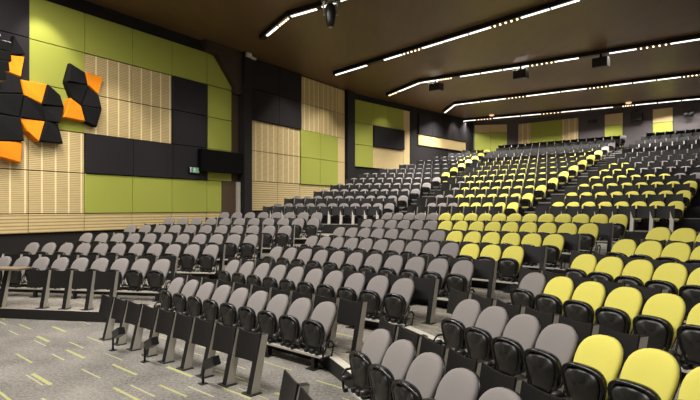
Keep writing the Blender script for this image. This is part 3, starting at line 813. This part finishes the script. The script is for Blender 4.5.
for sx in (-1, 1):
    bm = bmesh.new(); add_tube(bm, [(sx * .18, 0, -1.08), (sx * .22, 0, -1.25), (sx * .20, 0, -1.55)], .035, 8); child('yoke_arm', t, bm, M['steel'], True)
bm = bmesh.new(); loft(bm, [[(r * math.cos(2 * PI * k / 14), r * math.sin(2 * PI * k / 14), z) for k in range(14)] for z, r in ((-1.2, .08), (-1.28, .15), (-1.5, .165), (-1.75, .13), (-1.9, .10))]); child('lamp_head', t, bm, M['black_plastic'], True)
bm = bmesh.new(); loft(bm, [[(r * math.cos(2 * PI * k / 14), r * math.sin(2 * PI * k / 14), z) for k in range(14)] for z, r in ((-1.9, .06), (-1.915, .05))]); child('lens', t, bm, M['beige_plastic'])
for (u, v, lab) in ((491.6, 116.5, 'small round ceiling beacon above the rear wall corner bay'), (628.6, 104.3, 'small round ceiling beacon above the rear wall speaker')):
    Y = (9.62 - CAM_Z) * 535 / (208 - v)
    bm = bmesh.new(); loft(bm, [[(r * math.cos(2 * PI * k / 16), r * math.sin(2 * PI * k / 16), z) for k in range(16)] for z, r in ((0, .2), (-.06, .18), (-.11, .08))])
    tag(obj('ceiling_beacon', bm, M['lamp_dim'], loc=((u - 350) / 535 * Y, Y, 9.75)), lab, 'ceiling fitting', 'round ceiling beacons')
# spotlights and a black box on the rear wall
for (u, v, lab) in ((592.5, 122, 'black spotlight on the rear wall between wide green panel and next green panel'), (688.5, 113.5, 'black spotlight on the rear wall past the last green panel')):
    x, y = ray(u, 'M', 42.2); Y = y; z = CAM_Z + (208 - v) * Y / 535
    t = thing('wall_spotlight', lab, 'spotlight', (x, y, z), rot('M'), 'spotlights on the rear wall')
    bm = bmesh.new(); add_box(bm, -.30, .30, -.06, .08, -.10, .16, .01); child('plate', t, bm, M['black_metal'])
    for sx in (-.14, .16):
        bm = bmesh.new(); add_tube(bm, [(sx, -.06, .0), (sx, -.34, -.10)], [.09, .12], 12); child('lamp_head', t, bm, M['black_plastic'], True)
        bm = bmesh.new(); add_tube(bm, [(sx, -.342, -.10), (sx, -.36, -.107)], .09, 12); child('lens', t, bm, M['dark_steel'])
x, y = ray(637, 'M', 42.15); bm = bmesh.new(); add_box(bm, -.38, .38, -.3, .1, -.3, .3, .02)
tag(obj('wall_speaker', bm, M['black_plastic'], loc=(x, y, CAM_Z + (208 - 117) * y / 535), rotz=rot('M')), 'black speaker box high on the rear wall between two green panels', 'speaker')
# line array
t = thing('hanging_line_array', 'black line array loudspeaker hanging by chains beside the orange tiles', 'speaker', (-5.99, 9.0, 9.75), -.6)
for i in range(6):
    bm = bmesh.new(); y = -.02 * i * i * .5
    add_box(bm, -.24, .24, -.20, .18, -.085, .085, .015); bm.transform(Matrix.Translation((0, y, -4.60 - .175 * i)) @ Matrix.Rotation(.06 * i, 4, 'X'))
    cab = child('cabinet', t, bm, M['black_plastic'])
    bm = bmesh.new()
    for j in range(7):
        for q in range(3): add_box(bm, -.21 + j * .06, -.17 + j * .06, -.215, -.2, -.06 + q * .045, -.03 + q * .045)
    bm.transform(Matrix.Translation((0, y, -4.60 - .175 * i)) @ Matrix.Rotation(.06 * i, 4, 'X')); child('grille', cab, bm, M['grille'])
bm = bmesh.new(); add_box(bm, -.22, .22, -.04, .04, -4.49, -4.46, .01); child('fly_bar', t, bm, M['dark_steel'])
for sx in (-.2, .2):
    bm = bmesh.new(); add_tube(bm, [(sx, 0, -4.46), (sx * .5, 0, -4.28), (0, 0, -4.1)], .022, 6); child('sling', t, bm, M['steel'])
bm = bmesh.new(); add_tube(bm, [(0, 0, -4.1), (0, 0, 0)], .028, 6); child('chain', t, bm, M['steel'])

# ------------------------------------------------------------------ other lamps of the hall and added fill light
def spot(name, loc, target, W, ang, blend=.6, col=(1, .92, .79), r=.15):
    ld = bpy.data.lights.new(name, 'SPOT'); ld.energy = W; ld.spot_size = math.radians(ang); ld.spot_blend = blend; ld.color = col; ld.shadow_soft_size = r
    o = bpy.data.objects.new(name, ld); C.objects.link(o); o.location = loc
    o.rotation_euler = (Vector(target) - Vector(loc)).to_track_quat('-Z', 'Y').to_euler()
def area(name, loc, sx, sy, W, rotz=0, col=(1, .965, .91)):
    ld = bpy.data.lights.new(name, 'AREA'); ld.shape = 'RECTANGLE'; ld.size = sx; ld.size_y = sy; ld.energy = W; ld.color = col
    o = bpy.data.objects.new(name, ld); C.objects.link(o); o.location = loc; o.rotation_euler = (0, 0, rotz)
def wash(Y, out, z, tY, tz, W, ang):
    a = wall_pt(Y, out); b = wall_pt(tY); spot('wall_wash_lamp', (a[0], a[1], z), (b[0], b[1], tz), W, ang)
area('stage_and_fill_lamp', (-3, 4, 9.5), 8, .5, 560, math.radians(-42))
area('stage_and_fill_lamp', (-6, 8, 9.5), 8, .5, 1000, math.radians(-42))
area('stage_and_fill_lamp', (-6.5, 13.5, 9.5), 6, .5, 620, math.radians(-20))  # unseen fill lamp added over the wall-side block to brighten its seats
area('stage_and_fill_lamp', (4, 1, 9.5), 8, .5, 340, math.radians(-42))
wash(17.2, 1.5, 9.3, 17.6, 7.0, 290, 62)
wash(15.5, 3.5, 9.4, 16.5, 2.8, 600, 58)
wash(19.5, 3.5, 9.4, 19.5, 2.8, 620, 58)
wash(22.5, 3.5, 9.4, 22.5, 2.5, 320, 52)
wash(28.0, 2.4, 9.4, 28.0, 4.5, 230, 75)
wash(31.2, 2.4, 9.4, 31.2, 4.5, 210, 75)
wash(36.0, 1.8, 9.3, 36.0, 6.0, 90, 80)
wash(42.5, 1.2, 9.5, 42.5, 8.0, 260, 70)


w = bpy.data.worlds.new('ambient_fill'); S.world = w; w.use_nodes = True  # even ambient fill added in place of light bounced off unbuilt walls
w.node_tree.nodes['Background'].inputs[0].default_value = (1.0, .95, .88, 1); w.node_tree.nodes['Background'].inputs[1].default_value = 0.16

# ------------------------------------------------------------------ camera
cd = bpy.data.cameras.new('camera'); cam = bpy.data.objects.new('camera', cd); C.objects.link(cam)
cam.location = (0, 0, CAM_Z); cam.rotation_euler = (PI / 2, 0, 0)
cd.sensor_width = 36; cd.lens = 36 * 535 / 700; cd.shift_y = 8 / 700; cd.clip_start = .05; cd.clip_end = 200
S.camera = cam
S.view_settings.view_transform = 'Standard'; S.view_settings.look = 'None'; S.view_settings.gamma = 1; S.view_settings.use_curve_mapping = False
S.view_settings.exposure = 0.1
S.cycles.max_bounces = 6
